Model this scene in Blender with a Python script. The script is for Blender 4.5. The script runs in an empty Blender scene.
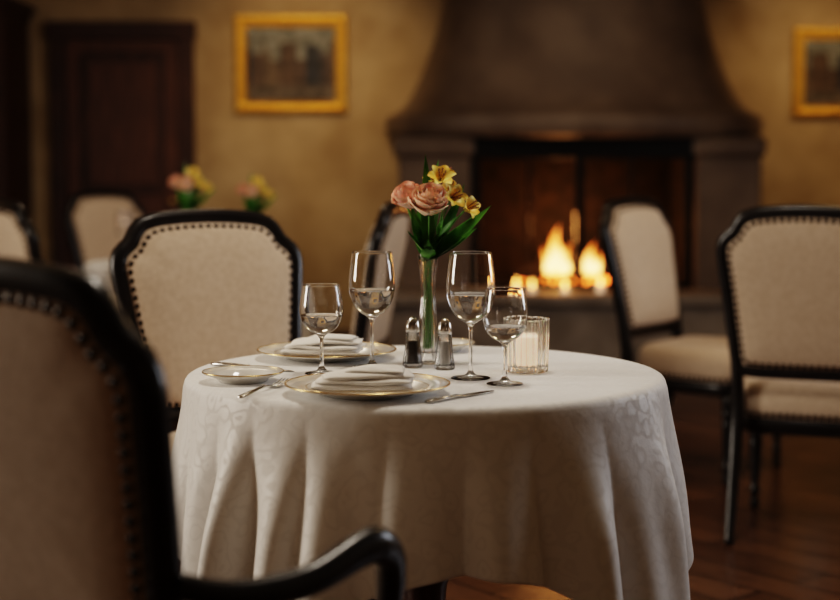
import bpy, bmesh, math, random
from mathutils import Vector, Matrix
from math import sin, cos, pi, radians, sqrt, atan2
random.seed(7)
S = bpy.context.scene
COL = S.collection

# ------------------------------------------------------------------ materials
def new_mat(name):
    m = bpy.data.materials.new(name); m.use_nodes = True
    nt = m.node_tree
    return m, nt, nt.nodes['Principled BSDF']

def mat(name, col, rough=.5, metal=0, col2=None, scale=8, bump=0, bscale=40, detail=4,
        trans=0, ior=1.45, emit=None, estr=0, sheen=0, coat=0, stretch=(1,1,1), sss=0, contrast=(.35,.65)):
    m, nt, b = new_mat(name)
    N, L = nt.nodes, nt.links
    b.inputs['Base Color'].default_value = (*col, 1)
    b.inputs['Roughness'].default_value = rough
    b.inputs['Metallic'].default_value = metal
    b.inputs['IOR'].default_value = ior
    b.inputs['Transmission Weight'].default_value = trans
    b.inputs['Sheen Weight'].default_value = sheen
    b.inputs['Coat Weight'].default_value = coat
    if sss:
        b.inputs['Subsurface Weight'].default_value = sss
        b.inputs['Subsurface Scale'].default_value = .01
    if emit:
        b.inputs['Emission Color'].default_value = (*emit, 1)
        b.inputs['Emission Strength'].default_value = estr
    tc = N.new('ShaderNodeTexCoord'); mp = N.new('ShaderNodeMapping')
    L.new(tc.outputs['Object'], mp.inputs['Vector'])
    mp.inputs['Scale'].default_value = stretch
    if col2:
        n = N.new('ShaderNodeTexNoise'); n.inputs['Scale'].default_value = scale
        n.inputs['Detail'].default_value = detail
        L.new(mp.outputs[0], n.inputs['Vector'])
        r = N.new('ShaderNodeValToRGB')
        r.color_ramp.elements[0].position = contrast[0]; r.color_ramp.elements[0].color = (*col, 1)
        r.color_ramp.elements[1].position = contrast[1]; r.color_ramp.elements[1].color = (*col2, 1)
        L.new(n.outputs['Fac'], r.inputs[0]); L.new(r.outputs[0], b.inputs['Base Color'])
    if bump:
        n2 = N.new('ShaderNodeTexNoise'); n2.inputs['Scale'].default_value = bscale
        n2.inputs['Detail'].default_value = 6
        L.new(mp.outputs[0], n2.inputs['Vector'])
        bp = N.new('ShaderNodeBump'); bp.inputs['Strength'].default_value = bump
        bp.inputs['Distance'].default_value = .01
        L.new(n2.outputs['Fac'], bp.inputs['Height']); L.new(bp.outputs[0], b.inputs['Normal'])
    return m

M = {}
M['wall'] = mat('ochre_plaster', (.45,.32,.18), .85, col2=(.60,.45,.27), scale=3.4, bump=.8, bscale=10, detail=10, contrast=(.36,.64))
M['ceil'] = mat('ceiling_plaster', (.40,.31,.20), .9, col2=(.45,.36,.24), bump=.2)
M['hood'] = mat('taupe_plaster', (.14,.100,.075), .48, col2=(.215,.16,.12), scale=3, bump=.3, bscale=14)
M['stone'] = mat('hearth_stone', (.24,.20,.165), .6, col2=(.34,.29,.245), scale=6, bump=.4, bscale=25)
M['soot'] = mat('sooty_brick', (.012,.009,.007), .9, col2=(.035,.022,.015), scale=12, bump=.6, bscale=20)
M['iron'] = mat('black_iron', (.012,.011,.011), .4, metal=.6)
M['ebony'] = mat('ebonised_wood', (.008,.006,.006), .3, col2=(.014,.010,.009), scale=30, stretch=(1,1,.1), coat=.12)
M['walnut'] = mat('dark_walnut', (.040,.013,.007), .42, col2=(.09,.032,.016), scale=14, stretch=(4,4,.35), bump=.1, bscale=30)
M['doorwood'] = mat('stained_door_wood', (.085,.030,.016), .42, col2=(.17,.065,.034), scale=14, stretch=(4,4,.35), bump=.1, bscale=30)
M['uphol'] = mat('cream_upholstery', (.62,.48,.355), .9, col2=(.69,.55,.425), scale=60, bump=.35, bscale=320, sheen=.3)
M['nail'] = mat('bronze_nailhead', (.02,.013,.010), .35, metal=.7)
M['gold'] = mat('gilt_frame', (.80,.44,.07), .35, metal=.85, col2=(1,.66,.16), scale=30, bump=.6, bscale=60)
M['glass'] = mat('clear_glass', (1,1,1), 0.0, trans=1, ior=1.5)
M['water'] = mat('water', (1,1,1), 0.0, trans=1, ior=1.33)
M['porcelain'] = mat('white_porcelain', (.84,.81,.76), .15, coat=.5)
M['goldrim'] = mat('gold_rim', (.72,.5,.22), .25, metal=1)
M['silver'] = mat('silver', (.6,.58,.55), .18, metal=1)
M['napkin'] = mat('linen_napkin', (.90,.86,.81), .9, col2=(.93,.89,.84), bump=.3, bscale=400, sheen=.2)
M['salt'] = mat('salt_grains', (.93,.92,.90), .8, bump=.5, bscale=600)
M['pepper'] = mat('pepper_grains', (.025,.018,.014), .8, col2=(.09,.065,.05), scale=600, bump=.5, bscale=600)
M['wax'] = mat('glowing_candle_wax', (.9,.82,.72), .5, sss=.5, emit=(1,.70,.48), estr=.5)  # emission puts a candle-flame glow into the wax itself
M['flame'] = mat('candle_flame', (1,.6,.2), .5, emit=(1,.42,.09), estr=9)
M['rose'] = mat('peach_rose_petals', (.96,.61,.44), .55, col2=(.98,.73,.57), scale=25, sss=.3)
M['rosepink'] = mat('pink_rose_petals', (.95,.54,.40), .55, col2=(.97,.66,.52), scale=25, sss=.3)
M['yellow'] = mat('yellow_alstroemeria', (.95,.58,.06), .5, col2=(.98,.80,.24), scale=50, sss=.2)
M['speck'] = mat('alstroemeria_anthers', (.25,.08,.02), .6)
M['leaf'] = mat('leaf_green', (.035,.15,.015), .38, col2=(.10,.31,.04), scale=30, coat=.2)
M['stem'] = mat('stem_green', (.12,.30,.06), .45, col2=(.18,.40,.09), scale=30)
M['log'] = mat('charred_log', (.02,.013,.01), .9, col2=(.07,.04,.025), scale=20, bump=.9, bscale=30)
M['ember'] = mat('embers', (.1,.02,.01), .9, emit=(1,.20,.03), estr=6)

def thin_glass(name, solid=0, rough=0, tint=(.97,.97,.97), ior=1.5):
    """pane-like glass: fresnel reflection over clear transparency, blended with a share of refracting glass"""
    m = bpy.data.materials.new(name); m.use_nodes=True; nt=m.node_tree; N,L=nt.nodes,nt.links
    b=N['Principled BSDF']; out=N['Material Output']
    t=N.new('ShaderNodeBsdfTransparent'); t.inputs[0].default_value=(*tint,1)
    g=N.new('ShaderNodeBsdfGlossy'); g.inputs['Roughness'].default_value=.02+rough*.5
    f=N.new('ShaderNodeFresnel'); f.inputs[0].default_value=ior
    mx=N.new('ShaderNodeMixShader'); L.new(f.outputs[0],mx.inputs[0]); L.new(t.outputs[0],mx.inputs[1]); L.new(g.outputs[0],mx.inputs[2])
    if solid:
        b.inputs['Transmission Weight'].default_value=1; b.inputs['Roughness'].default_value=rough
        b.inputs['IOR'].default_value=ior; b.inputs['Base Color'].default_value=(*tint,1)
        m2=N.new('ShaderNodeMixShader'); m2.inputs[0].default_value=solid
        L.new(mx.outputs[0],m2.inputs[1]); L.new(b.outputs[0],m2.inputs[2]); L.new(m2.outputs[0],out.inputs['Surface'])
    else:
        N.remove(b); L.new(mx.outputs[0],out.inputs['Surface'])
    return m
M['thin']=thin_glass('thin_foot_glass')
M['crystal']=thin_glass('cut_crystal',.35,0)
M['frost']=thin_glass('ribbed_votive_glass',.75,.12,(1,.97,.93),1.45)

def fire_mat():
    m, nt, b = new_mat('fire'); N, L = nt.nodes, nt.links
    tc = N.new('ShaderNodeTexCoord'); sp = N.new('ShaderNodeSeparateXYZ')
    L.new(tc.outputs['Generated'], sp.inputs[0])
    r = N.new('ShaderNodeValToRGB')
    e = r.color_ramp.elements
    e[0].position = 0; e[0].color = (1,.36,.06,1)
    e[1].position = 1; e[1].color = (1,.16,.015,1)
    k = e.new(.30); k.color = (1,.52,.16,1)
    k = e.new(.65); k.color = (1,.30,.05,1)
    L.new(sp.outputs['Z'], r.inputs[0])
    L.new(r.outputs[0], b.inputs['Emission Color']); b.inputs['Base Color'].default_value = (0,0,0,1)
    r2 = N.new('ShaderNodeMapRange'); r2.inputs['To Min'].default_value = 6; r2.inputs['To Max'].default_value = .8
    L.new(sp.outputs['Z'], r2.inputs[0]); L.new(r2.outputs[0], b.inputs['Emission Strength'])
    return m
M['fire'] = fire_mat()

def cloth_mat():
    m, nt, b = new_mat('white_damask'); N, L = nt.nodes, nt.links
    b.inputs['Roughness'].default_value = .75; b.inputs['Sheen Weight'].default_value = .3
    tc = N.new('ShaderNodeTexCoord')
    wn = N.new('ShaderNodeTexNoise'); wn.inputs['Scale'].default_value=20; wn.inputs['Detail'].default_value=2
    L.new(tc.outputs['Object'], wn.inputs['Vector'])
    mx = N.new('ShaderNodeMix'); mx.data_type='VECTOR'; mx.inputs[0].default_value=.04
    L.new(tc.outputs['Object'], mx.inputs[4]); L.new(wn.outputs['Color'], mx.inputs[5])
    v = N.new('ShaderNodeTexVoronoi'); v.inputs['Scale'].default_value = 30; v.feature='SMOOTH_F1'
    L.new(mx.outputs[1], v.inputs['Vector'])
    w = N.new('ShaderNodeMath'); w.operation='SINE'
    w2 = N.new('ShaderNodeMath'); w2.operation='MULTIPLY'; w2.inputs[1].default_value=20
    L.new(v.outputs['Distance'], w2.inputs[0]); L.new(w2.outputs[0], w.inputs[0])
    r = N.new('ShaderNodeValToRGB')
    r.color_ramp.elements[0].position=.2; r.color_ramp.elements[0].color = (.86,.845,.825,1)
    r.color_ramp.elements[1].position=.8; r.color_ramp.elements[1].color = (.815,.80,.78,1)
    L.new(w.outputs[0], r.inputs[0]); L.new(r.outputs[0], b.inputs['Base Color'])
    rr = N.new('ShaderNodeMapRange'); rr.inputs['To Min'].default_value=.5; rr.inputs['To Max'].default_value=.8
    L.new(w.outputs[0], rr.inputs[0]); L.new(rr.outputs[0], b.inputs['Roughness'])
    n = N.new('ShaderNodeTexNoise'); n.inputs['Scale'].default_value = 9; n.inputs['Detail'].default_value=5
    L.new(tc.outputs['Object'], n.inputs['Vector'])
    bp = N.new('ShaderNodeBump'); bp.inputs['Strength'].default_value=.4; bp.inputs['Distance'].default_value=.012
    L.new(n.outputs['Fac'], bp.inputs['Height']); L.new(bp.outputs[0], b.inputs['Normal'])
    return m
M['cloth'] = cloth_mat()

def floor_mat():
    m, nt, b = new_mat('oak_plank_floor'); N, L = nt.nodes, nt.links
    tc = N.new('ShaderNodeTexCoord'); mp = N.new('ShaderNodeMapping')
    mp.inputs['Rotation'].default_value = (0,0,radians(52))
    L.new(tc.outputs['Object'], mp.inputs['Vector'])
    br = N.new('ShaderNodeTexBrick'); br.inputs['Scale'].default_value = 1
    br.inputs['Brick Width'].default_value = .9; br.inputs['Row Height'].default_value = .15
    br.inputs['Mortar Size'].default_value = .006
    br.inputs['Color1'].default_value = (.085,.036,.018,1); br.inputs['Color2'].default_value = (.18,.084,.043,1)
    br.inputs['Mortar'].default_value = (.015,.008,.005,1)
    L.new(mp.outputs[0], br.inputs['Vector'])
    n = N.new('ShaderNodeTexNoise'); n.inputs['Scale'].default_value = 5; n.inputs['Detail'].default_value = 8
    mp2 = N.new('ShaderNodeMapping'); mp2.inputs['Scale'].default_value = (1,9,1)
    L.new(mp.outputs[0], mp2.inputs['Vector']); L.new(mp2.outputs[0], n.inputs['Vector'])
    mx = N.new('ShaderNodeMix'); mx.data_type='RGBA'; mx.blend_type='MULTIPLY'; mx.inputs[0].default_value=.7
    r = N.new('ShaderNodeValToRGB'); r.color_ramp.elements[0].position=.3; r.color_ramp.elements[0].color=(.4,.4,.4,1)
    r.color_ramp.elements[1].position=.7
    L.new(n.outputs['Fac'], r.inputs[0])
    L.new(br.outputs['Color'], mx.inputs[6]); L.new(r.outputs[0], mx.inputs[7]); L.new(mx.outputs[2], b.inputs['Base Color'])
    b.inputs['Roughness'].default_value = .27
    bp = N.new('ShaderNodeBump'); bp.inputs['Strength'].default_value=.3; bp.inputs['Distance'].default_value=.003
    L.new(n.outputs['Fac'], bp.inputs['Height']); L.new(bp.outputs[0], b.inputs['Normal'])
    return m
M['floor'] = floor_mat()

def painting_mat(name, seed):
    """loose town scene: pale sky, a broken line of dark and ochre buildings, lighter foreground"""
    m, nt, b = new_mat(name); N, L = nt.nodes, nt.links
    b.inputs['Roughness'].default_value=.5
    tc = N.new('ShaderNodeTexCoord'); sp = N.new('ShaderNodeSeparateXYZ'); L.new(tc.outputs['Generated'], sp.inputs[0])
    mp = N.new('ShaderNodeMapping'); mp.inputs['Location'].default_value=(seed,0,0); mp.inputs['Scale'].default_value=(9,0,0)
    L.new(tc.outputs['Generated'], mp.inputs['Vector'])
    v = N.new('ShaderNodeTexVoronoi'); v.inputs['Scale'].default_value=1
    L.new(mp.outputs[0], v.inputs['Vector'])
    vs = N.new('ShaderNodeSeparateXYZ'); L.new(v.outputs['Color'], vs.inputs[0])
    h = N.new('ShaderNodeMapRange'); h.inputs['To Min'].default_value=.55; h.inputs['To Max'].default_value=.88
    L.new(vs.outputs[0], h.inputs[0])
    lt = N.new('ShaderNodeMath'); lt.operation='LESS_THAN'; L.new(sp.outputs['Z'], lt.inputs[0]); L.new(h.outputs[0], lt.inputs[1])
    bc = N.new('ShaderNodeValToRGB'); e=bc.color_ramp.elements
    e[0].position=0; e[0].color=(.03,.035,.05,1); e[1].position=1; e[1].color=(.20,.15,.10,1)
    k=e.new(.35); k.color=(.05,.05,.06,1); k=e.new(.65); k.color=(.13,.08,.05,1)
    L.new(vs.outputs[1], bc.inputs[0])
    n = N.new('ShaderNodeTexNoise'); n.inputs['Scale'].default_value=9; n.inputs['Detail'].default_value=6
    L.new(tc.outputs['Generated'], n.inputs['Vector'])
    nr = N.new('ShaderNodeMapRange'); nr.inputs['From Min'].default_value=.3; nr.inputs['From Max'].default_value=.7
    nr.inputs['To Min'].default_value=.3; nr.inputs['To Max'].default_value=1.6; L.new(n.outputs['Fac'], nr.inputs[0])
    sky = N.new('ShaderNodeRGB'); sky.outputs[0].default_value=(.24,.24,.21,1)
    m1 = N.new('ShaderNodeMix'); m1.data_type='RGBA'; L.new(lt.outputs[0], m1.inputs[0]); L.new(sky.outputs[0], m1.inputs[6]); L.new(bc.outputs[0], m1.inputs[7])
    g = N.new('ShaderNodeMapRange'); g.inputs['From Min'].default_value=.26; g.inputs['From Max'].default_value=.16
    L.new(sp.outputs['Z'], g.inputs[0])
    m2 = N.new('ShaderNodeMix'); m2.data_type='RGBA'; L.new(g.outputs[0], m2.inputs[0]); L.new(m1.outputs[2], m2.inputs[6]); m2.inputs[7].default_value=(.15,.12,.09,1)
    m3 = N.new('ShaderNodeVectorMath'); m3.operation='SCALE'; L.new(m2.outputs[2], m3.inputs[0]); L.new(nr.outputs[0], m3.inputs['Scale'])
    L.new(m3.outputs[0], b.inputs['Base Color'])
    return m

# ------------------------------------------------------------------ mesh helpers
def empty(name, loc=(0,0,0), rz=0):
    e = bpy.data.objects.new(name, None); e.empty_display_size=.1
    e.location = loc; e.rotation_euler = (0,0,rz); COL.objects.link(e); return e

def mk(name, V, F, m, parent=None, smooth=True, loc=None, rot=None):
    me = bpy.data.meshes.new(name); me.from_pydata([tuple(v) for v in V], [], F); me.update()
    bm = bmesh.new(); bm.from_mesh(me); bmesh.ops.recalc_face_normals(bm, faces=bm.faces); bm.to_mesh(me); bm.free()
    if smooth:
        for p in me.polygons: p.use_smooth = True
    me.materials.append(M[m] if isinstance(m, str) else m)
    o = bpy.data.objects.new(name, me); COL.objects.link(o)
    if loc: o.location = loc
    if rot: o.rotation_euler = rot
    if parent: o.parent = parent
    return o

def join_geo(parts):
    V, F = [], []
    for v, f in parts:
        k = len(V); V += list(v); F += [tuple(i+k for i in q) for q in f]
    return V, F

def box_g(x0,x1,y0,y1,z0,z1, bev=0):
    bm = bmesh.new(); bmesh.ops.create_cube(bm, size=1)
    for v in bm.verts:
        v.co = Vector((x0+(v.co.x+.5)*(x1-x0), y0+(v.co.y+.5)*(y1-y0), z0+(v.co.z+.5)*(z1-z0)))
    if bev: bmesh.ops.bevel(bm, geom=bm.edges[:], offset=bev, segments=2, affect='EDGES', profile=.5)
    bm.verts.index_update()
    V=[v.co.copy() for v in bm.verts]; F=[tuple(v.index for v in f.verts) for f in bm.faces]; bm.free()
    return V,F

def box(name,x0,x1,y0,y1,z0,z1,m,parent=None,bev=.004):
    V,F=box_g(x0,x1,y0,y1,z0,z1,bev); return mk(name,V,F,m,parent,smooth=False)

def rev_g(prof, seg=48, flute=0, nfl=16, fz=None, c=(0,0,0), closed=False):
    V,F=[],[]
    n=len(prof)
    for (r,z) in prof:
        for k in range(seg):
            a=2*pi*k/seg
            rr=r
            if flute and (fz is None or fz[0]<=z<=fz[1]) and r>1e-4: rr=r*(1+flute*abs(sin(nfl*a/2))-flute*.5)
            V.append(Vector((c[0]+rr*cos(a),c[1]+rr*sin(a),c[2]+z)))
    for i in range(n-1):
        for k in range(seg):
            k2=(k+1)%seg
            F.append((i*seg+k,i*seg+k2,(i+1)*seg+k2,(i+1)*seg+k))
    if closed:
        for k in range(seg):
            k2=(k+1)%seg; F.append(((n-1)*seg+k,(n-1)*seg+k2,k2,k))
    else:
        if prof[0][0]>0: F.append(tuple(range(seg))[::-1])
        if prof[-1][0]>0: F.append(tuple((n-1)*seg+k for k in range(seg)))
    return V,F
def rev(name,prof,m,parent=None,seg=48,**kw):
    V,F=rev_g(prof,seg,**kw)
    o=mk(name,V,F,m,parent)
    bm=bmesh.new(); bm.from_mesh(o.data); bmesh.ops.remove_doubles(bm,verts=bm.verts,dist=1e-6)
    bmesh.ops.dissolve_degenerate(bm,edges=bm.edges,dist=1e-7); bmesh.ops.recalc_face_normals(bm,faces=bm.faces)
    bm.to_mesh(o.data); bm.free()
    return o

def smooth_path(P, sub=6):
    P=[Vector(p) for p in P]; out=[]
    for i in range(len(P)-1):
        p0=P[max(i-1,0)];p1=P[i];p2=P[i+1];p3=P[min(i+2,len(P)-1)]
        for s in range(sub):
            t=s/sub
            out.append(.5*((2*p1)+(p2-p0)*t+(2*p0-5*p1+4*p2-p3)*t*t+(3*p1-p0-3*p2+p3)*t**3))
    out.append(P[-1]); return out
def sm2(prof,sub=5):
    return [(max(0,p.x),p.y) for p in smooth_path([Vector((a,b,0)) for a,b in prof],sub)]

def sweep_g(P, ra, rb=None, ref=(0,1,0), n=12, sq=2.0, closed=False):
    P=[Vector(p) for p in P]; N=len(P); ref=Vector(ref)
    fa=(lambda i: ra[i]) if isinstance(ra,(list,tuple)) else (lambda i: ra)
    if rb is None: rb=ra
    fb=(lambda i: rb[i]) if isinstance(rb,(list,tuple)) else (lambda i: rb)
    V,F=[],[]
    for i,p in enumerate(P):
        if closed: t=P[(i+1)%N]-P[i-1]
        else: t=P[min(i+1,N-1)]-P[max(i-1,0)]
        t.normalize(); s=t.cross(ref)
        if s.length<1e-4: s=t.cross(Vector((1,0,0)))
        s.normalize(); b=s.cross(t).normalized()
        for k in range(n):
            a=2*pi*k/n; ca,sa=cos(a),sin(a)
            x=math.copysign(abs(ca)**(2/sq),ca); y=math.copysign(abs(sa)**(2/sq),sa)
            V.append(p+s*(x*fa(i))+b*(y*fb(i)))
    M_=N if closed else N-1
    for i in range(M_):
        j=(i+1)%N
        for k in range(n):
            k2=(k+1)%n; F.append((i*n+k,i*n+k2,j*n+k2,j*n+k))
    if not closed:
        F.append(tuple(range(n))[::-1]); F.append(tuple((N-1)*n+k for k in range(n)))
    return V,F

def lerp_list(vals, N):
    out=[]
    for i in range(N):
        t=i/(N-1)*(len(vals)-1); a=int(min(t,len(vals)-2)); out.append(vals[a]+(vals[a+1]-vals[a])*(t-a))
    return out

def resample(P, step, closed=True):
    P=[Vector(p) for p in P]
    if closed: P=P+[P[0]]
    L=[0]
    for a,b in zip(P,P[1:]): L.append(L[-1]+(b-a).length)
    n=max(3,round(L[-1]/step)); out=[]; j=0
    for i in range(n):
        d=L[-1]*i/n
        while L[j+1]<d: j+=1
        t=(d-L[j])/(L[j+1]-L[j]+1e-12); out.append(P[j].lerp(P[j+1],t))
    return out

def dots_g(C, r, axis=None, flat=.6):
    V,F=[],[]
    for c in C:
        k0=len(V); c=Vector(c)
        rings=4; seg=8
        for i in range(rings+1):
            th=pi*i/rings
            for k in range(seg):
                a=2*pi*k/seg
                V.append(c+Vector((r*sin(th)*cos(a), r*cos(th)*flat, r*sin(th)*sin(a))))
        for i in range(rings):
            for k in range(seg):
                k2=(k+1)%seg; F.append((k0+i*seg+k,k0+i*seg+k2,k0+(i+1)*seg+k2,k0+(i+1)*seg+k))
    return V,F

# ------------------------------------------------------------------ dining chair
def yb(z):
    t=z-.45
    return -.235-.13*t-.10*t*t if t>0 else -.235
def back_outline():
    h=[(0,.53),(.14,.53),(.203,.535),(.211,.57),(.219,.64),(.230,.74),(.242,.84),(.250,.90),(.248,.927),(.236,.948),(.214,.962),(.204,.975),(.198,.992),(.178,1.014),(.14,1.024),(.07,1.03),(0,1.032)]
    r=[(x,z) for x,z in h]; l=[(-x,z) for x,z in h[1:-1]][::-1]
    return r+l
def dining_chair(loc, face, arms=False):
    rz=atan2(-face[0],face[1])
    E=empty('dining_chair',(loc[0],loc[1],0),rz)
    O=back_outline()
    frame=[Vector((x,yb(z),z)) for x,z in O]
    V,F=sweep_g(resample(frame,.02),.0225,.020,ref=(0,1,0),n=12,sq=3.0,closed=True)
    parts=[(V,F)]
    for s in (-1,1):
        P=smooth_path([(s*.205,-.375,0),(s*.208,-.315,.14),(s*.21,-.255,.30),(s*.21,-.235,.42),(s*.211,yb(.52),.52),(s*.219,yb(.64),.64)],6)
        parts.append(sweep_g(P,lerp_list([.014,.017,.020,.021,.019,.017],len(P)),lerp_list([.015,.018,.022,.023,.020,.017],len(P)),ref=(0,1,0),n=12,sq=3.5))
    V,F=join_geo(parts); mk('back_frame_and_rear_legs',V,F,'ebony',E)
    cz=.78
    rs=resample([Vector((x,0,z)) for x,z in O],.02); n=len(rs)
    for nm,sgn,bulge in (('back_cushion_front',1,.030),('back_cushion_rear',-1,.014)):
        V,F=[],[]
        rings=[(.955,-.004),(.945,.006),(.925,.012),(.88,.3),(.8,.6),(.6,.88),(.3,.98),(.0,1)]
        for k,b in rings:
            off=.010+ (b if abs(b)<.02 else .012+bulge*b)
            for p in rs:
                x=p.x*k; z=cz+(p.z-cz)*k
                V.append(Vector((x,yb(z)+sgn*off,z)))
        for i in range(len(rings)-1):
            for j in range(n):
                j2=(j+1)%n; F.append((i*n+j,i*n+j2,(i+1)*n+j2,(i+1)*n+j))
        mk(nm,V,F,'uphol',E)
    C=[]
    for sgn in (1,-1):
        for p in resample([Vector((p.x*.900,0,cz+(p.z-cz)*.900)) for p in rs],.0215):
            C.append((p.x,yb(p.z)+sgn*(.0245 if sgn>0 else .0235),p.z))
    out=[]
    for k in range(64):
        a=2*pi*k/64; ca,sa=cos(a),sin(a)
        u=math.copysign(abs(ca)**(2/6),ca); v=math.copysign(abs(sa)**(2/6),sa)
        y=.012+v*.228; out.append((u*(.238+.022*v)*(1),y))
    def ringmesh(nm,rings,m):
        V,F=[],[]
        for k,z in rings:
            for x,y in out: V.append(Vector((x*k,.012+(y-.012)*k,z)))
        for i in range(len(rings)-1):
            for j in range(64):
                j2=(j+1)%64; F.append((i*64+j,i*64+j2,(i+1)*64+j2,(i+1)*64+j))
        F.append(tuple(range(64))[::-1]); F.append(tuple((len(rings)-1)*64+j for j in range(64)))
        mk(nm,V,F,m,E)
    ringmesh('seat_rail',[(.93,.325),(.985,.33),(.99,.37),(.97,.376)],'ebony')
    ringmesh('seat_cushion',[(.97,.376),(1.0,.382),(1.012,.42),(1.005,.455),(.975,.475),(.92,.488),(.75,.498),(.45,.503),(.1,.505)],'uphol')
    for p in resample([Vector((x*1.01,.012+(y-.012)*1.01,.389)) for x,y in out],.0215): C.append(p)
    V,F=dots_g(C,.0088); mk('nailheads',V,F,'nail',E)
    parts=[]
    prof=[(.012,0),(.016,.006),(.018,.02),(.012,.035),(.0125,.05),(.019,.058),(.019,.068),(.013,.078),(.016,.12),(.021,.2),(.023,.235),(.017,.245),(.026,.256),(.026,.268),(.018,.278),(.024,.29),(.025,.335)]
    for s in (-1,1): parts.append(rev_g(prof,20,c=(s*.222,.192,0)))
    V,F=join_geo(parts); mk('front_legs',V,F,'ebony',E)
    if arms:
        parts=[]
        for s in (-1,1):
            P=smooth_path([(s*.232,yb(.67)+.005,.662),(s*.262,-.19,.638),(s*.285,-.08,.635),(s*.290,.02,.656),(s*.288,.06,.655),(s*.283,.095,.625),(s*.274,.105,.56),(s*.262,.09,.45),(s*.258,.085,.36)],7)
            parts.append(sweep_g(P,lerp_list([.017,.019,.021,.024,.026,.024,.020,.018,.018],len(P)),lerp_list([.020,.019,.018,.019,.022,.020,.018,.018,.018],len(P)),ref=(1,0,0),n=14,sq=2.4))
        V,F=join_geo(parts); mk('armrests',V,F,'ebony',E)
    return E

# ------------------------------------------------------------------ table + cloth
def table(c, r, h=.75):
    E=empty('round_dining_table',(c[0],c[1],0))
    rev('tabletop',[(.0,h-.035),(r-.03,h-.035),(r-.018,h-.03),(r-.012,h-.015),(r-.016,h-.004),(0,h-.004)],'walnut',E,64)
    rev('pedestal',[(.0,.09),(.05,.09),(.075,.11),(.06,.16),(.035,.22),(.045,.32),(.065,.38),(.045,.46),(.035,.60),(.06,.68),(.14,h-.036),(0,h-.036)],'walnut',E,32)
    parts=[]
    for k in range(4):
        a=pi/4+k*pi/2; d=Vector((cos(a),sin(a),0))
        P=smooth_path([d*.03+Vector((0,0,.14)),d*.12+Vector((0,0,.13)),d*.22+Vector((0,0,.07)),d*.30+Vector((0,0,.024))],5)
        parts.append(sweep_g(P,.024,.022,ref=(0,0,1),n=10,sq=3))
    V,F=join_geo(parts); mk('pedestal_feet',V,F,'walnut',E)

def tablecloth(c, r, side, ori, h=.754, seed=0, flare=.10, minz=.05, amp=1.0):
    rnd=random.Random(seed); ph=[rnd.uniform(0,2*pi) for _ in range(8)]
    NA=600; V,F=[],[]; rings=[]
    tops=[.05,.15,.25,.35,r-.05,r-.012]
    for q in tops: rings.append(('t',q))
    for a in (20,45,70,90): rings.append(('e',a))
    ND=36
    for i in range(1,ND+1): rings.append(('d',i/ND))
    V.append(Vector((0,0,h)))
    for kind,q in rings:
        for k in range(NA):
            a=2*pi*k/NA; al=a-ori
            drop=side/max(abs(cos(al)),abs(sin(al)))
            drop=min(drop,side*1.34)-r; drop=min(drop,h-minz)
            cornerness=(abs(sin(2*al)))**2
            if kind=='t': rr,z=q,h
            elif kind=='e':
                t=radians(q); rr=r-.012+.014*sin(t); z=h-.014*(1-cos(t))
            else:
                d=q*drop; g=min(1,d/.26); g=g*g*(3-2*g)*.6+.4*min(1,d/.45)
                # folds wander and merge a little on the way down
                u=11*al+ph[0]+1.1*sin(2*a+ph[1])+.6*sin(5*a+ph[5])+.35*sin(6*d+4*a)
                w=(abs(cos(u))**.8*2-1.15)*.62+.40*sin(17*al+ph[2]+.9*sin(3*a+ph[3])+1.2*d)+.20*sin(31*al+ph[4]+sin(4*a))*min(1,d/.3)
                fo=amp*(.028+.028*cornerness)*w*g*(.9+.25*sin(3*a+ph[6]))
                rr=r+.004+flare*d*(.75+.6*cornerness)+fo+.012*g
                z=h-.014-d*(1-.03*cornerness)
            V.append(Vector((rr*cos(a),rr*sin(a),z)))
    for k in range(NA): F.append((0,1+k,1+(k+1)%NA))
    for i in range(len(rings)-1):
        for k in range(NA):
            k2=(k+1)%NA; F.append((1+i*NA+k,1+i*NA+k2,1+(i+1)*NA+k2,1+(i+1)*NA+k))
    o=mk('tablecloth',V,F,'cloth',None,loc=(c[0],c[1],0))
    sm=o.modifiers.new('soften','SMOOTH'); sm.factor=.5; sm.iterations=3
    s=o.modifiers.new('thick','SOLIDIFY'); s.thickness=.0015; s.offset=1
    return o

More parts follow.
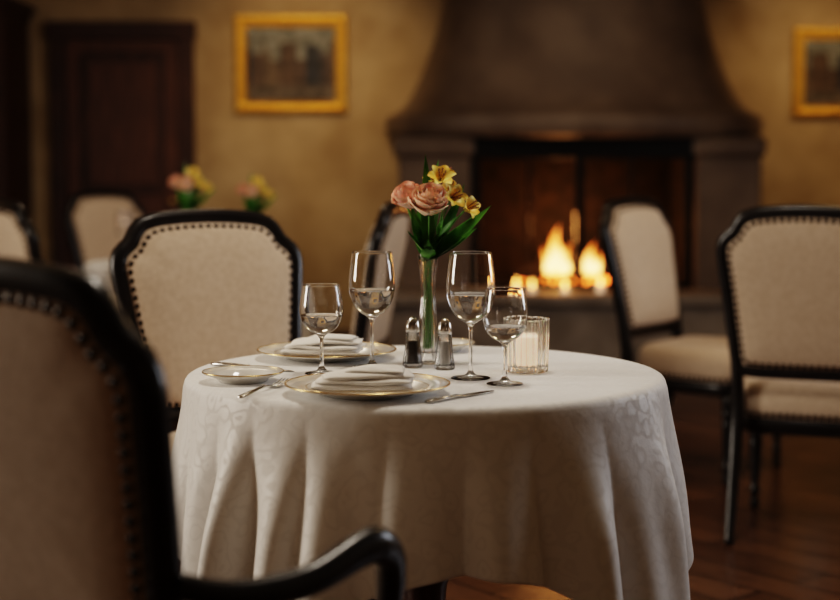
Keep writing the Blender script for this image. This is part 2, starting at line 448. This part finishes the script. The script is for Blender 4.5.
# ------------------------------------------------------------------ tableware
def wine_glass(x,y,z,H,R,br=.036,fill=0,name='wine_glass'):
    E=empty(name,(x,y,z))
    b0=H*.44; B=H-b0
    foot=[(br,0.0),(br+.0006,.0010),(br-.002,.0022),(br*.7,.0038),(br*.35,.0060),(.008,.0095),(.0055,.013)]
    rev('foot',[(0,0),(br*.5,0),(br*.95,0)]+sm2(foot,4)+[(0,.013)],'thin',E,64)
    stem=[(.0052,.0135),(.0043,.02),(.0038,.03),(.0034,.05),(.0034,b0-.025),(.0042,b0-.010),(.0075,b0-.002)]
    bowl=[(.0,.0),(R*.30,B*.022),(R*.55,B*.08),(R*.76,B*.17),(R*.90,B*.28),(R*.98,B*.40),(R*1.0,B*.50),(R*.985,B*.62),(R*.945,B*.75),(R*.90,B*.88),(R*.855,B*1.0)]
    outb=sm2([(.0075,b0-.002)]+[(a,b0+b) for a,b in bowl[1:]],4)[1:]
    t=.0012
    inb=sm2([(0,b0+.004),(R*.28,b0+B*.022+.0022)]+[(a-t,b0+b+.0006) for a,b in bowl[2:-1]]+[(bowl[-1][0]-t,b0+B-.0004)],4)
    rim=[(bowl[-1][0]+.00008,H+.0002),(bowl[-1][0]-.0002,H+.0006),(bowl[-1][0]-.0006,H+.0008),(bowl[-1][0]-.0010,H+.0006),(bowl[-1][0]-t-.00005,H+.0001)]
    prof=[(0,.0135)]+sm2(stem,4)+outb+rim+inb[::-1]
    rev('stem_and_bowl',prof,'glass',E,64)
    if fill:
        zf=b0+B*fill
        w=[(a+.0003 if a>0 else 0,b-.0002) for a,b in inb if b<zf]
        ra=w[-1][0]
        rev('water',w+[(ra+.0001,zf),(ra-.0008,zf-.0003),(ra-.004,zf-.0008),(0,zf-.0008)],'water',E,64)
    return E

def plate(name,x,y,z,R,gold=True,napk=None):
    E=empty(name,(x,y,z))
    prof=[(0,0),(R*.55,0),(R*.6,.002),(R*.66,.008),(R*.97,.0165),(R,.0185),(R*.985,.0205),(R*.68,.0125),(R*.62,.0065),(R*.57,.004),(0,.004)]
    rev('plate_body',prof,'porcelain',E,96)
    w=.974 if gold else .985
    rev('gold_edge',[(R*w,.0202),(R*w,.0206),(R*.99,.0212),(R*1.001,.0197),(R*.997,.0188),(R*.985,.0190)],'goldrim',E,96,closed=True)
    if gold:
        rev('gold_inner_band',[(R*.735,.0135),(R*.735,.0143),(R*.743,.0146),(R*.743,.0138)],'goldrim',E,96,closed=True)
    return E

def napkin(x,y,z,rz,L=.185,W=.125,seed=1):
    rnd=random.Random(seed); parts=[]
    zz=0
    for li,(l,w,sh,th,ro) in enumerate(((L,W*.92,0,.011,0),(L*.97,W*.90,.006,.010,-4),(L*.90,W*.80,.010,.010,5),(L*.66,W*.58,.018,.008,-3))):
        nx,ny=30,18; V,F=[],[]
        p1,p2=rnd.uniform(0,6),rnd.uniform(0,6); cr,sr=cos(radians(ro)),sin(radians(ro))
        for side_ in (0,1):
            for i in range(nx+1):
                for j in range(ny+1):
                    u=i/nx*2-1; v=j/ny*2-1
                    taper=1-.35*max(0,-u)**1.5
                    X=u*l/2+sh; Y=v*w/2*taper
                    X,Y=X*cr-Y*sr,X*sr+Y*cr
                    e=(1-abs(u)**5)*(1-abs(v)**5)
                    mid=zz+th/2+(.0016*sin(3*u+p1)*cos(2*v+p2)+.0010*sin(7*v+5*u+p2))*(li>0)+.0022*(1-u*u*.6)*(1-v*v)*li*.6-.007*li/3*max(0,-u)**2
                    hh=th/2*max(0,e)**.5
                    V.append(Vector((X,Y,mid+(hh if side_ else -hh))))
        n=(nx+1)*(ny+1)
        for s in (0,1):
            for i in range(nx):
                for j in range(ny):
                    a=s*n+i*(ny+1)+j; F.append((a,a+1,a+ny+2,a+ny+1))
        parts.append((V,F)); zz+=th*.90
    V,F=join_geo(parts)
    o=mk('folded_napkin',V,F,'napkin',None,loc=(x,y,z),rot=(0,0,rz))
    bm=bmesh.new(); bm.from_mesh(o.data); bmesh.ops.remove_doubles(bm,verts=bm.verts,dist=1e-5)
    bmesh.ops.recalc_face_normals(bm,faces=bm.faces); bm.to_mesh(o.data); bm.free()
    return o

def strip_g(path, widths, thick):
    V,F=[],[]; n=len(path)
    for (x,z),w,t in zip(path,widths,thick):
        for (a,b) in ((-1,-.3),(-.7,-1),(.7,-1),(1,-.3),(1,.3),(.7,1),(-.7,1),(-1,.3)):
            V.append(Vector((x,a*w/2,z+b*t/2)))
    for i in range(n-1):
        for k in range(8):
            k2=(k+1)%8; F.append((i*8+k,i*8+k2,(i+1)*8+k2,(i+1)*8+k))
    F.append(tuple(range(8))[::-1]); F.append(tuple((n-1)*8+k for k in range(8)))
    return V,F
def knife(x,y,z,rz,s=1):
    g=strip_g([(a*s,b) for a,b in [(0,.003),(.01,.004),(.05,.0045),(.09,.004),(.098,.004),(.105,.003),(.15,.0025),(.19,.002),(.21,.002),(.222,.0015)]],
              [.010,.018,.015,.011,.013,.016,.020,.019,.012,.003],[.004,.006,.006,.005,.006,.002,.0018,.0016,.0014,.001])
    mk('table_knife',*g,'silver',None,loc=(x,y,z),rot=(0,0,rz))
def fork(x,y,z,rz):
    parts=[strip_g([(0,.002),(.01,.003),(.05,.006),(.10,.009),(.125,.006),(.14,.003),(.152,.003)],
              [.010,.017,.011,.006,.008,.020,.024],[.003,.003,.0035,.004,.003,.002,.002])]
    for k in range(4):
        g=strip_g([(.150,.003),(.165,.004),(.18,.007),(.195,.011)],[.0042,.004,.0035,.002],[.002,.002,.0018,.001])
        parts.append(([v+Vector((0,(k-1.5)*.0064,0)) for v in g[0]],g[1]))
    V,F=join_geo(parts); mk('table_fork',V,F,'silver',None,loc=(x,y,z),rot=(0,0,rz))

def shaker(name,x,y,z,content):
    E=empty(name,(x,y,z))
    H=.078
    o=sm2([(.0185,0),(.0205,.003),(.020,.012),(.0165,.035),(.0145,.06),(.0125,H-.001)],3)
    i=[(.0122,H),(.0118,H),(.0115,H-.001),(.0125,.06),(.0145,.035),(.0175,.014),(.016,.008),(0,.007)]
    rev('glass_body',[(0,0),(.017,0)]+o+i,'crystal',E,60,flute=.07,nfl=10,fz=(.001,.07))
    c=.056 if content=='salt' else .054
    rev('contents',[(0,.0085),(.0150,.010),(.0162,.014),(.0136,.035),(.0118,c),(0,c+.001)],content,E,24)
    rev('metal_cap',[(.0138,H-.006),(.0145,H-.003),(.0145,H+.006),(.0125,H+.016),(.008,H+.023),(.003,H+.026),(0,H+.0265)],'silver',E,32)
    return E

def votive(x,y,z,R=.043,H=.108,name='votive_candle_holder'):
    E=empty(name,(x,y,z))
    o=[(0,0),(R*.88,0),(R*.94,.002),(R*.97,.006),(R*.98,.02),(R,.06),(R*1.02,H-.004),(R*1.02,H-.001)]
    i=[(R*1.0,H),(R*.95,H),(R*.90,H-.001),(R*.88,H-.004),(R*.86,.06),(R*.84,.02),(R*.8,.012),(0,.011)]
    rev('ribbed_glass',o+i,'frost',E,192,flute=.14,nfl=16,fz=(.002,H+.01))
    rev('candle',[(0,.0125),(.030,.0125),(.031,.016),(.031,.070),(.029,.074),(0,.072)],'wax',E,32)
    rev('wick',[(0,.071),(.0008,.071),(.0008,.079),(0,.079)],'iron',E,6)
    return E

# ---- flowers
def petal_patch(f, nu=8, nv=8):
    V,F=[],[]
    for i in range(nu+1):
        for j in range(nv+1):
            V.append(f(i/nu*2-1,j/nv))
    for i in range(nu):
        for j in range(nv):
            a=i*(nv+1)+j; F.append((a,a+1,a+nv+2,a+nv+1))
    return V,F
def rose_g(c, R=.034, tilt=(0,0), seed=0):
    rnd=random.Random(seed); parts=[]
    Mx=Matrix.Translation(c)@Matrix.Rotation(tilt[0],4,'X')@Matrix.Rotation(tilt[1],4,'Y')
    layers=[(.12,2,1.0,0,1.6),(.24,3,1.0,0,1.4),(.37,3,1.0,.01,1.25),(.50,4,.98,.03,1.1),(.63,4,.95,.06,1.0),(.76,5,.90,.11,.9),(.88,5,.83,.17,.85),(.97,5,.70,.26,.8)]
    for li,(k,n,hk,op,w) in enumerate(layers):
        for p in range(n):
            ph=2*pi*p/n+li*1.1+rnd.uniform(-.15,.15); jr=rnd.uniform(.94,1.06); jh=rnd.uniform(.95,1.04)
            def f(u,v,ph=ph,k=k,hk=hk,op=op,w=w,jr=jr,jh=jh):
                a=ph+u*w*(.35+.65*sin(min(1,v*1.3)*pi/2))
                r=R*k*jr*(.30+.70*sin(min(1,v*1.25)*pi/2))*(1+.06*u)*(1-.10*v**3)+R*op*v**4*(1-.2*u*u)
                z=R*1.75*hk*jh*(v*(1-.14*abs(u)**3*v))-R*op*.9*v**7
                return Mx@Vector((r*cos(a),r*sin(a),z-R*.85))
            parts.append(petal_patch(f,10,10))
    return join_geo(parts)
def lily_g(c, L=.035, d=(0,-1,.4), seed=0):
    rnd=random.Random(seed); q=Vector(d).normalized().to_track_quat('Z','Y').to_matrix().to_4x4()
    Mx=Matrix.Translation(c)@q; parts=[]
    for p in range(6):
        ph=2*pi*p/6+rnd.uniform(-.1,.1); wd=.0125 if p%2 else .009; Lk=L*rnd.uniform(.9,1.1)
        def f(u,v,ph=ph,wd=wd,Lk=Lk):
            r=Lk*(.10+.75*v**1.4); z=Lk*(.95*v-.35*v**3)-Lk*.4
            ww=wd*(sin(pi*min(1,v*.93+.05))**.7)*u
            z+=.25*abs(ww)
            return Mx@Vector((r*cos(ph)-ww*sin(ph),r*sin(ph)+ww*cos(ph),z))
        parts.append(petal_patch(f,4,8))
    st=[]
    for k in range(5):
        a=k*1.25; P=[Mx@Vector((0,0,-L*.3)),Mx@Vector((.004*cos(a),.004*sin(a),0)),Mx@Vector((.008*cos(a),.008*sin(a),L*.55))]
        st.append(sweep_g(P,[.0006,.0006,.0016],n=6))
    return join_geo(parts), join_geo(st)
def leaf_g(p0,p1,p2,w=.014,up=(0,-.5,1)):
    p0,p1,p2=Vector(p0),Vector(p1),Vector(p2); up=Vector(up)
    def f(u,v):
        p=p0*(1-v)**2+2*p1*v*(1-v)+p2*v*v; t=((p1-p0)*(1-v)+(p2-p1)*v).normalized()
        s=t.cross(up).normalized(); n=s.cross(t)
        ww=w*sin(pi*min(1,.04+v*.96)**.85)
        return p+s*(u*ww)+n*(abs(u)*ww*.35)
    return petal_patch(f,6,12)

def bouquet_vase(x,y,z,name='bud_vase_with_roses',scale=1):
    E=empty(name,(x,y,z)); E.scale=(scale,scale,scale)
    H=.226
    o=sm2([(.026,0),(.0275,.004),(.0255,.012),(.0225,.022),(.0218,.05),(.019,.09),(.0155,.13),(.0145,.15),(.017,.185),(.0215,H-.006),(.0228,H-.0008)],3)
    i=sm2([(.0215,H-.0008),(.0155,.185),(.013,.15),(.014,.13),(.0175,.09),(.0195,.05),(.019,.026),(.015,.022)],3)
    rev('crystal_vase',[(0,0),(.024,0)]+o+[(.0226,H),(.0217,H)]+i+[(0,.021)],'crystal',E,96,flute=.10,nfl=12,fz=(.003,H-.01))
    roses=[((.002,-.035,.340),.038,(radians(34),radians(4)),1,'rose'),((-.042,-.005,.348),.031,(radians(24),radians(-22)),2,'rosepink')]
    heads=[]
    for k,(c,R,t,s,mn) in enumerate(roses):
        V,F=rose_g(Vector(c),R,t,s); mk('rose_%d'%(k+1),V,F,mn,E); heads.append(Vector(c)-Vector((0,0,R*.8)))
    Y,A=[],[]
    for k,(c,L,d) in enumerate([((.026,-.008,.388),.036,(.2,-1,.9)),((.054,-.02,.348),.033,(.7,-1,.3)),((.086,0,.325),.035,(1,-.7,.5)),
                                ((.046,.012,.362),.030,(.6,-.7,.8)),((.010,.014,.384),.026,(-.4,-.5,1)),((.038,.02,.398),.022,(.3,.2,1))]):
        a,b=lily_g(Vector(c),L,d,k); Y.append(a); A.append(b); heads.append(Vector(c)-Vector(d).normalized()*L*.3)
    mk('alstroemeria_petals',*join_geo(Y),'yellow',E); mk('alstroemeria_stamens',*join_geo(A),'speck',E)
    st=[]
    for k,h in enumerate(heads):
        a=k*2.4; b=Vector((.009*cos(a),.009*sin(a),.03)); m_=Vector((.006*cos(a+1),.006*sin(a+1),.20))
        P=smooth_path([b,b.lerp(m_,.5),m_,m_.lerp(h,.55)+Vector((0,0,.012)),h],5)
        st.append(sweep_g(P,.0024 if k<2 else .0017,n=8))
    mk('stems',*join_geo(st),'stem',E)
    lv=[]
    T=(0,0,.215)
    for p1,p2,w in [((.05,-.02,.24),(.130,-.02,.33),.026),((.04,-.03,.225),(.100,-.05,.285),.022),((-.02,-.03,.24),(-.03,-.05,.31),.020),
                    ((.02,-.04,.24),(.03,-.06,.31),.020),((-.02,-.01,.26),(-.035,.0,.33),.016),((0,0,.33),(-.006,.0,.435),.014),
                    ((.0,.01,.33),(.022,.02,.425),.012),((.05,.02,.25),(.10,.03,.31),.018),((.0,-.05,.22),(.0,-.05,.262),.016),((-.02,.03,.24),(-.02,.05,.33),.014),
                    ((.015,-.03,.245),(.060,-.055,.31),.024),((-.01,-.03,.23),(-.045,-.05,.28),.016),((.05,.0,.29),(.075,-.01,.375),.014)]:
        lv.append(leaf_g(T,p1,p2,w))
    mk('leaves',*join_geo(lv),'leaf',E)
    return E

def picture(name,x0,x1,z0,z1,y,seed):
    E=empty(name,((x0+x1)/2,y,(z0+z1)/2)); w=(x1-x0)/2; h=(z1-z0)/2; f=.075
    prof=[(0,-.005),(0,-.035),(.012,-.048),(.025,-.050),(.038,-.034),(.050,-.030),(.062,-.036),(f,-.018),(f,-.005)]
    V,F=[],[]
    for (cx,cz) in ((-1,-1),(1,-1),(1,1),(-1,1)):
        for a,b in prof: V.append(Vector((cx*(w-a),b,cz*(h-a))))
    n=len(prof)
    for i in range(4):
        j=(i+1)%4
        for k in range(n-1): F.append((i*n+k,j*n+k,j*n+k+1,i*n+k+1))
    mk('gilt_frame',V,F,'gold',E,smooth=False)
    V,F=box_g(-(w-f+.003),w-f+.003,-.016,-.004,-(h-f+.003),h-f+.003,0)
    mk('canvas',V,F,painting_mat(name+'_paint',seed),E,smooth=False)

# ================================================================== ROOM
YB=9.9; XL,XR=-3.6,4.0; YF=-2.6; ZC=2.95
box('floor',XL,XR,YF,YB,-.06,0,'floor',bev=0)
box('ceiling',XL,XR,YF,YB,ZC,ZC+.08,'ceil',bev=0)
box('wall_back',XL,XR,YB,YB+.15,0,ZC,'wall',bev=0)
box('wall_left',XL-.15,XL,YF,YB,0,ZC,'wall',bev=0)
box('wall_right',XR,XR+.15,YF,YB,0,ZC,'wall',bev=0)
box('wall_front',XL,XR,YF-.15,YF,0,ZC,'wall',bev=0)
box('baseboard_back_left',XL+.01,-2.42,YB-.02,YB-.001,0,.12,'walnut')
box('baseboard_back_mid',-1.40,-.25,YB-.02,YB-.001,0,.12,'walnut')
box('baseboard_back_right',2.15,XR-.01,YB-.02,YB-.001,0,.12,'walnut')

E=empty('door_1',(0,0,0))
dx0,dx1=-2.35,-1.435; dz=2.08
box('casing_left',dx0,dx0+.10,YB-.05,YB-.001,0,dz,'walnut',E)
box('casing_right',dx1-.10,dx1,YB-.05,YB-.001,0,dz,'walnut',E)
box('casing_top',dx0-.015,dx1+.015,YB-.06,YB-.001,dz-.10,dz+.01,'walnut',E)
box('door_slab',dx0+.10,dx1-.10,YB-.022,YB-.002,.01,dz-.10,'doorwood',E)
for (a,b) in ((.15,.85),(1.0,1.9)):
    box('panel_moulding',dx0+.19,dx1-.19,YB-.034,YB-.022,a,b,'walnut',E,bev=.008)
    box('panel_field',dx0+.24,dx1-.24,YB-.042,YB-.034,a+.06,b-.06,'doorwood',E,bev=.006)
k=rev('door_knob',[(0,0),(.02,0),(.008,.01),(.008,.03),(.024,.04),(.027,.055),(.018,.068),(0,.072)],'goldrim',E,20)
k.rotation_euler=(radians(90),0,0); k.location=(dx1-.145,YB-.022,.95)

E=empty('tall_wooden_cabinet',(-2.95,9.45,0))
box('carcass',-.48,.48,-.22,.40,.08,2.08,'walnut',E)
box('plinth',-.50,.50,-.24,.40,0,.08,'walnut',E)
box('cornice_lower',-.50,.50,-.25,.40,2.08,2.13,'walnut',E,bev=.012)
box('cornice_upper',-.53,.53,-.28,.40,2.13,2.18,'walnut',E,bev=.012)
for s in (-1,1):
    for a,b in ((.16,.95),(1.05,2.0)):
        box('door_panel',min(s*.03,s*.43),max(s*.03,s*.43),-.236,-.22,a,b,'walnut',E,bev=.008)
        box('door_field',min(s*.09,s*.37),max(s*.09,s*.37),-.246,-.236,a+.07,b-.07,'walnut',E,bev=.008)

picture('framed_landscape_painting',-1.175,-.465,1.515,2.13,YB,1.3)
picture('framed_village_painting',2.37,3.13,1.49,2.05,YB,4.1)

# fireplace -----------------------------------------------------
FX=.955
E=empty('plaster_fireplace',(FX,YB,0))
def hood():
    prof=[(1.135,.93,1.345),(1.16,.955,1.36),(1.175,.97,1.40),(1.175,.97,1.455),(1.16,.955,1.485),(1.12,.915,1.50),(1.06,.87,1.54),(1.01,.83,1.61),(.96,.785,1.71),(.90,.73,1.86),(.85,.685,2.02),(.81,.65,2.2),(.75,.60,2.5),(.70,.56,2.94)]
    V,F=[],[]; n=60; ex=3.0
    for a,b,z in prof:
        for k in range(n+1):
            t=pi*k/n; ca,sa=cos(t),max(0,sin(t))
            V.append(Vector((a*math.copysign(abs(ca)**(2/ex),ca), -b*sa**(2/ex)-.001, z)))
    for i in range(len(prof)-1):
        for k in range(n): F.append((i*(n+1)+k,i*(n+1)+k+1,(i+1)*(n+1)+k+1,(i+1)*(n+1)+k))
    F.append(tuple(range(n+1)))
    mk('chimney_hood',V,F,'hood',E)
hood()
OL,OR=-.65,.65
for s,xa,xb in ((-1,-1.10,OL),(1,OR,1.06)):
    box('pier',xa+.02,xb,-.80,-.002,.44,1.24,'hood',E,bev=.02)
    box('pier_capital',xa-.01,xb+.02,-.84,-.002,1.23,1.35,'hood',E,bev=.03)
box('hearth_slab',-1.20,1.20,-1.20,-.002,.38,.45,'stone',E,bev=.02)
box('hearth_base',-1.14,1.14,-1.14,-.002,0,.385,'stone',E,bev=.015)
box('firebox_back',OL,OR,-.06,-.003,.45,1.345,'soot',E,bev=0)
box('firebox_left',OL-.01,OL+.015,-.76,-.06,.45,1.345,'soot',E,bev=0)
box('firebox_right',OR-.015,OR+.01,-.76,-.06,.45,1.345,'soot',E,bev=0)
box('firebox_floor',OL,OR,-.80,-.06,.449,.462,'soot',E,bev=0)
box('firebox_lintel',OL,OR,-.82,-.76,1.22,1.345,'iron',E)
for a,b in ((OL,OL+.045),(-.04,.01),(OR-.045,OR),(.28,.295),(-.32,-.305)):
    box('frame_bar',a,b,-.82,-.78,.462,1.22,'iron',E)
box('frame_bottom',OL,OR,-.82,-.78,.455,.485,'iron',E)

E2=empty('log_fire',(.905,YB-.45,.462))
parts=[]
for (p,q,r) in (((-.32,-.05,.045),(.28,.03,.05),.045),((-.25,.12,.05),(.33,.10,.055),.05),((-.18,.0,.125),(.20,.07,.13),.038)):
    P=smooth_path([p,(Vector(p)+Vector(q))/2+Vector((0,.01,.006)),q],6); parts.append(sweep_g(P,r,n=14,ref=(0,0,1)))
mk('logs',*join_geo(parts),'log',E2)
em=[]
rnd=random.Random(3)
for i in range(40):
    c=Vector((rnd.uniform(-.30,.36),rnd.uniform(-.14,.14),rnd.uniform(.004,.03))); em.append(c)
mk('embers',*dots_g(em,.013,flat=.8),'ember',E2)
def flame_g(c,r,h,lean,seed):
    rnd=random.Random(seed); V,F=[],[]; n=18; m=22; p1=rnd.uniform(0,6)
    for i in range(m+1):
        t=i/m; rr=r*(sin(pi*min(1,t**.55))**1.1)*(1-.35*t)+.0004
        ox=lean*t*t+.35*r*sin(6*t+p1)*t; oy=.15*r*sin(4*t+p1*2)
        for k in range(n):
            a=2*pi*k/n; w=1+.18*sin(3*a+7*t+p1)
            V.append(Vector((c[0]+ox+rr*w*cos(a),c[1]+oy+rr*w*.7*sin(a),c[2]+h*t)))
    for i in range(m):
        for k in range(n):
            k2=(k+1)%n; F.append((i*n+k,i*n+k2,(i+1)*n+k2,(i+1)*n+k))
    return V,F
fl=[((-.068,-.06,.05),.055,.31,.0,1),((-.118,-.05,.05),.035,.18,-.03,2),((-.028,-.07,.05),.038,.20,.03,3),
    ((.13,-.06,.05),.040,.21,.02,4),((.175,-.04,.05),.030,.15,.01,5),((.085,-.05,.05),.026,.13,-.02,6),((-.083,.0,.06),.03,.25,-.02,5)]
for i,a in enumerate(fl): mk('flame_%d'%(i+1),*flame_g(*a),'fire',E2)

def pillar_candle(x,y,z,h=.07):
    E=empty('pillar_candle',(x,y,z))
    rev('wax_body',[(0,0),(.020,0),(.021,.003),(.021,h-.004),(.018,h),(.012,h-.005),(0,h-.006)],'wax',E,24)
    rev('flame',[(0,h-.002),(.006,h+.008),(.009,h+.018),(.006,h+.032),(.003,h+.044),(0,h+.05)],'flame',E,16)
for (x,y,h) in ((.555,8.86,.035),(.645,8.84,.03),(.83,8.80,.03),(1.04,8.87,.04)):
    pillar_candle(x,y,.451,h)

# ================================================================== FURNITURE
TC=(.01,3.07); TR=.475
table(TC,TR); tablecloth(TC,TR,.750,radians(-82),seed=5,flare=.095,amp=1.1)
dining_chair((-.325,2.165),(.6,.8),arms=True)
dining_chair((-.405,3.82),(.50,-.87))
dining_chair((1.285,4.96),(.37,.93))
dining_chair((1.11,5.90),(.80,-.60))
dining_chair((-.42,5.35),(-.985,.16))
dining_chair((-1.37,7.78),(.80,-.60))
dining_chair((-1.26,5.86),(.82,.57))
T2=(1.98,5.55); table(T2,.45); tablecloth(T2,.45,.72,radians(20),seed=9)
T3=(-1.00,6.75); table(T3,.46); tablecloth(T3,.46,.74,radians(10),seed=11)

# ================================================================== TABLEWARE
ZT=.7557
plate('dinner_plate',-.095,2.76,ZT,.150); napkin(-.105,2.75,ZT+.0125,radians(2),L=.180,seed=3)
plate('dinner_plate',-.200,3.285,ZT,.150); napkin(-.210,3.28,ZT+.0125,radians(-6),L=.170,W=.12,seed=8)
plate('bread_plate',-.338,2.92,ZT,.078,gold=False)
plate('bread_plate',.045,3.42,ZT,.078,gold=False)
fork(-.318,2.700,ZT,radians(70))
knife(.012,2.640,ZT,radians(50),.86)
knife(-.430,3.165,ZT,radians(-32),.95)
wine_glass(-.195,3.035,ZT,.176,.043,.033,fill=.40)
wine_glass(-.098,3.13,ZT,.236,.047,.038,fill=.42)
wine_glass(.098,2.965,ZT,.244,.0475,.038,fill=.42)
wine_glass(.160,2.885,ZT,.180,.043,.034,fill=.30)
shaker('pepper_shaker',-.015,3.13,ZT,'pepper')
shaker('salt_shaker',.050,3.10,ZT,'salt')
bouquet_vase(.017,3.20,ZT)
votive(.212,3.06,ZT)

bouquet_vase(-1.00,6.62,ZT,'bud_vase_with_roses')
bouquet_vase(-.74,6.80,ZT,'bud_vase_with_roses',.9)
wine_glass(-1.28,6.7,ZT,.22,.044,.036)
votive(1.72,5.50,ZT); wine_glass(1.74,5.75,ZT,.24,.046,.037); wine_glass(1.95,5.82,ZT,.24,.046,.037)
plate('dinner_plate',1.88,5.32,ZT,.145)

# ================================================================== LIGHTS
def area(name,loc,tgt,size,power,col,sy=None):
    l=bpy.data.lights.new(name,'AREA'); l.energy=power; l.color=col; l.size=size
    if sy: l.shape='RECTANGLE'; l.size_y=sy
    o=bpy.data.objects.new(name,l); COL.objects.link(o); o.location=loc
    o.rotation_euler=(Vector(tgt)-Vector(loc)).to_track_quat('-Z','Y').to_euler(); return o
def spot(name,loc,tgt,power,col,ang=50,blend=.8,rad=.08):
    l=bpy.data.lights.new(name,'SPOT'); l.energy=power; l.color=col; l.spot_size=radians(ang); l.spot_blend=blend; l.shadow_soft_size=rad
    o=bpy.data.objects.new(name,l); COL.objects.link(o); o.location=loc
    o.rotation_euler=(Vector(tgt)-Vector(loc)).to_track_quat('-Z','Y').to_euler(); return o
def point(name,loc,power,col,rad=.1):
    l=bpy.data.lights.new(name,'POINT'); l.energy=power; l.color=col; l.shadow_soft_size=rad
    o=bpy.data.objects.new(name,l); COL.objects.link(o); o.location=loc; return o
WARM=(1,.70,.38)
area('added_key_table',(.15,3.25,2.9),(0,3.1,.75),.35,16,(1,.89,.76))  # unseen overhead key added to brighten the table, no fixture modelled
area('added_fill_left',(-3.4,3.4,1.6),(0,3.2,.7),.9,48,(1,.90,.78),1.4)  # unseen side fill added to rake the cloth folds, no window built
area('assumed_window_fill_right',(3.8,4.6,1.7),(0.3,3.8,.8),1.1,32,(.85,.91,1),1.6)  # bare area light added for an assumed window at right, none modelled
spot('assumed_picture_spot_left',(-.7,8.0,2.9),(-.72,9.9,1.55),48,WARM,58,1.0)  # assumed source for the bright wall around the painting, fixture not modelled
spot('assumed_picture_spot_right',(2.6,8.2,2.9),(2.55,9.9,1.5),40,WARM,58,1.0)  # unseen spot assumed to light the right-hand wall, no lamp built
area('added_fill_back',(-.9,6.9,2.9),(-.9,7.0,0),.6,8,(1,.80,.58))  # added area light above the rear table, without a lamp fixture
area('added_fill_right',(1.6,5.4,2.9),(1.6,5.6,0),.5,8,WARM)  # unseen area light added over the right-hand table and chairs
spot('assumed_hood_spot',(1.2,7.2,2.9),(.95,9.0,1.7),16,(1,.78,.55),40,1.0)  # spot assumed for the highlight on the hood, without a fixture
point('fire_glow',(.87,YB-.50,.80),10,(1,.42,.12),.1)
w=bpy.data.worlds.new('World'); S.world=w; w.use_nodes=True
w.node_tree.nodes['Background'].inputs[0].default_value=(1,.75,.5,1); w.node_tree.nodes['Background'].inputs[1].default_value=.05

# ================================================================== CAMERA
cd=bpy.data.cameras.new('camera'); cam=bpy.data.objects.new('camera',cd); COL.objects.link(cam)
cd.sensor_width=36; cd.lens=36*1541/840; cam.location=(0,0,1.16)
cam.rotation_euler=(radians(90-4.86),0,0)
cd.dof.use_dof=True; cd.dof.focus_distance=2.98; cd.dof.aperture_fstop=1.9
cd.clip_end=50
S.camera=cam
S.view_settings.view_transform='Filmic'
try: S.view_settings.look='High Contrast'
except Exception as e: print(e)
S.view_settings.exposure=.42
